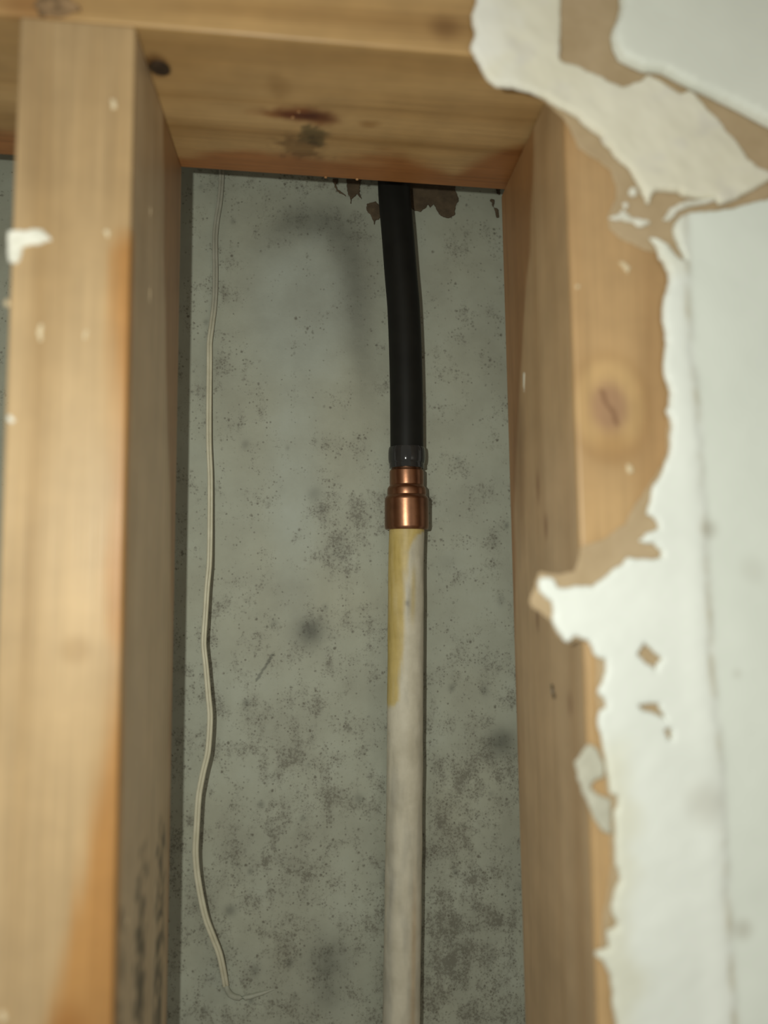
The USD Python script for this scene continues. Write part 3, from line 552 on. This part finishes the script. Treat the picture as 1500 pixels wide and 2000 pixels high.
# ------------------------------------------------------------------ the water pipe
def build_pipe():
    pipe = thing('water_pipe', 'vertical water pipe, black plastic above a copper coupling and white painted copper below', 'pipe', loc=(.108, .1217, -.164))
    axis = mm('axis'); tube = mm('tube')
    top = tube[0] + (tube[0] - tube[1]) * 9
    P = resample(np.vstack([[top], tube, [[tube[-1][0], tube[-1][1], tube[-1][2] - .009]]]), .004)
    obj('plastic_tube', sweep(P, .00835, 40), M['black'], pipe, label='black plastic pipe, leaning at the top')
    def ax(z): return np.array([np.interp(-z, -axis[:, 2], axis[:, 0]), axis[0, 1], z])
    def lathe(prof, n=56):
        P = np.array([ax(z) for _, z in prof]); return sweep_z(P, [r for r, _ in prof], n)
    def sweep_z(P, r, n):
        a = np.arange(n) / n * 2 * np.pi; k = len(P)
        v = (P[:, None] + np.array(r)[:, None, None] * np.stack([np.cos(a), np.sin(a), 0 * a], -1)[None]).reshape(-1, 3)
        i = np.arange(n); j = (i + 1) % n
        f = np.vstack([np.vstack([np.column_stack([s * n + i, (s + 1) * n + j, s * n + j]), np.column_stack([s * n + i, (s + 1) * n + i, (s + 1) * n + j])]) for s in range(k - 1)])
        v = np.vstack([v, P[0], P[-1]]); c0 = len(v) - 2
        f = np.vstack([f, np.column_stack([np.full(n, c0), i, j]), np.column_stack([np.full(n, c0 + 1), (k - 1) * n + j, (k - 1) * n + i])])
        m = trimesh.Trimesh(v, f, process=False); m.fix_normals(); return m
    q = lambda L: [(r / 1000, z / 1000) for r, z in L]
    obj('crimp_ring', lathe(q([(8.3, -122.9), (8.9, -123.0), (9.12, -123.6), (9.27, -124.6), (9.34, -125.8), (9.35, -127.0), (9.34, -128.2), (9.27, -129.4), (9.12, -130.4), (8.95, -131.0), (8.75, -131.2), (8.75, -133.4), (8.5, -133.6), (8.1, -133.6)])), M['ring'], pipe, label='glossy black ring on the plastic pipe', smooth=35)
    obj('coupling', lathe(q([(7.6, -133.4), (7.7, -134.2), (8.35, -134.6), (8.6, -135.2), (8.6, -141.2), (8.5, -141.7), (8.55, -142.2), (8.9, -142.7), (9.5, -143.4), (9.75, -144.3), (9.8, -146.4), (9.72, -146.9), (9.8, -147.3), (10.5, -148.0), (10.95, -148.8), (11.05, -149.6), (11.05, -162.6), (10.9, -163.6), (10.5, -164.3), (9.6, -164.5), (8.6, -164.5)])), M['copper'], pipe, label='copper reducing coupling', smooth=35)
    # painted pipe with runs in the paint
    zs = np.arange(-.1640, -.47, -.0012); zs = np.append(zs, np.arange(-.48, -.9, -.03)); n = 96; a = np.arange(n) / n * 2 * np.pi
    Pz = np.array([ax(z) if z > axis[-1, 2] else axis[-1] + (axis[-1] - axis[-3]) * (z - axis[-1, 2]) / (axis[-1, 2] - axis[-3, 2]) for z in zs]); Pz[:, 1] = axis[0, 1]
    A, Zg = np.meshgrid(a, zs)
    bump = .00022 * (fbm(np.stack([np.cos(A) * 2, np.sin(A) * 2, Zg * 60], -1), 3, 77) - .5) * 2
    yel_edge = np.interp(-zs, [.164, .176, .20, .23, .245, .25], [1.0, .60, .52, .42, .36, .0])   # how far round the left side the yellow paint reaches
    r = .00885 + bump
    v = np.stack([Pz[:, None, 0] + r * np.cos(A), Pz[:, None, 1] + r * np.sin(A), np.broadcast_to(zs[:, None], A.shape)], -1)
    i = np.arange(n); j = (i + 1) % n; k = len(zs)
    f = np.vstack([np.vstack([np.column_stack([s * n + i, (s + 1) * n + j, s * n + j]), np.column_stack([s * n + i, (s + 1) * n + i, (s + 1) * n + j])]) for s in range(k - 1)])
    side = np.cos(A)                                   # -1 is the left flank, +1 the right
    w = fbm(np.stack([np.cos(A) * 3, np.sin(A) * 3, Zg * 45], -1), 4, 81) - .5
    lim = np.interp(-Zg, [.164, .1675, .176, .20, .225, .24, .247, .254], [1.4, .55, .0, -.14, -.34, -.42, -.48, -1.4])
    yellow = (1 - sstep(-.22, .16, side - lim + w * .8)) * (.8 + .5 * w) 
    run = np.exp(-((side - .28 - (Zg + .2) * 3) / .14) ** 2) * sstep(-.216, -.2, Zg) * sstep(-.178, -.19, Zg) * .45
    yellow = np.clip(yellow + run, 0, 1) * (Zg > -.256)
    grey = np.exp(-((side + .78) / .2) ** 2) * sstep(-.27, -.31, Zg) * .55 + np.clip(w * 1.6, 0, .35)
    brown = np.exp(-((side - .50) / .16) ** 2) * sstep(-.31, -.36, Zg) * .6
    t = np.ones(A.shape + (3,))
    t *= 1 - grey[..., None] * np.array([.42, .40, .36])
    t *= 1 + brown[..., None] * (np.array([.85, .66, .48]) - 1)
    t *= 1 + yellow[..., None] * (np.array([.94, .73, .20]) - 1)
    sm = np.exp(-(((side + .05) / .12) ** 2 + ((Zg + .2005) / .0014) ** 2)) * .5; t *= 1 - sm[..., None]
    obj('painted_pipe', (v.reshape(-1, 3), f), M['paint'], pipe, tint=t.reshape(-1, 3), label='copper pipe under chipped white and yellow paint')
build_pipe()

# ------------------------------------------------------------------ the thin twin cable
def build_cable():
    cab = thing('electric_cable', 'thin cream twin cable hanging crookedly down the left of the mouldy board', 'cable', loc=tuple(np.array(D['cable'][0]) / 1000))
    P = mm('cable'); P = np.vstack([P[0] + (P[0] - P[1]) * 1.5, P]); P = resample(P, .0025)
    T = np.gradient(P, axis=0); T /= np.linalg.norm(T, axis=1, keepdims=True); U = np.cross(T, [0, 1.0, 0]); U /= np.linalg.norm(U, axis=1, keepdims=True)
    s = np.linspace(0, 1, len(P)); tw = np.interp(s, [0, .25, .3, .6, .75, 1], [.1, .2, .5, .85, .35, .1])[:, None]
    off = U * np.cos(tw) * .00068 + np.array([0, 1.0, 0]) * np.sin(tw) * .00068
    k = int(len(P) * .945)
    def tone(v):                                       # grey paint on the top stretch of the sheath, wearing off downwards
        w = sstep(-.085, -.035, v[:, 2] + .012 * (fbm(v * 90, 3, 9) - .5))[:, None]
        return 1 - w * np.array([.42, .40, .36])
    core = sweep((P + off)[:k], .00078, 14); obj('core', core, M['cable'], cab, tint=tone(core[0]))
    core = sweep((P - off)[:k], .00078, 14); obj('core', core, M['cable'], cab, tint=tone(core[0]))
    E = P[k - 1:]; obj('painted_end', sweep(E, np.interp(np.linspace(0, 1, len(E)), [0, .2, .7, 1], [.0012, .0014, .0010, .0003]), 14), M['painted_over'], cab, label='end of the cable buried under grey paint')
build_cable()
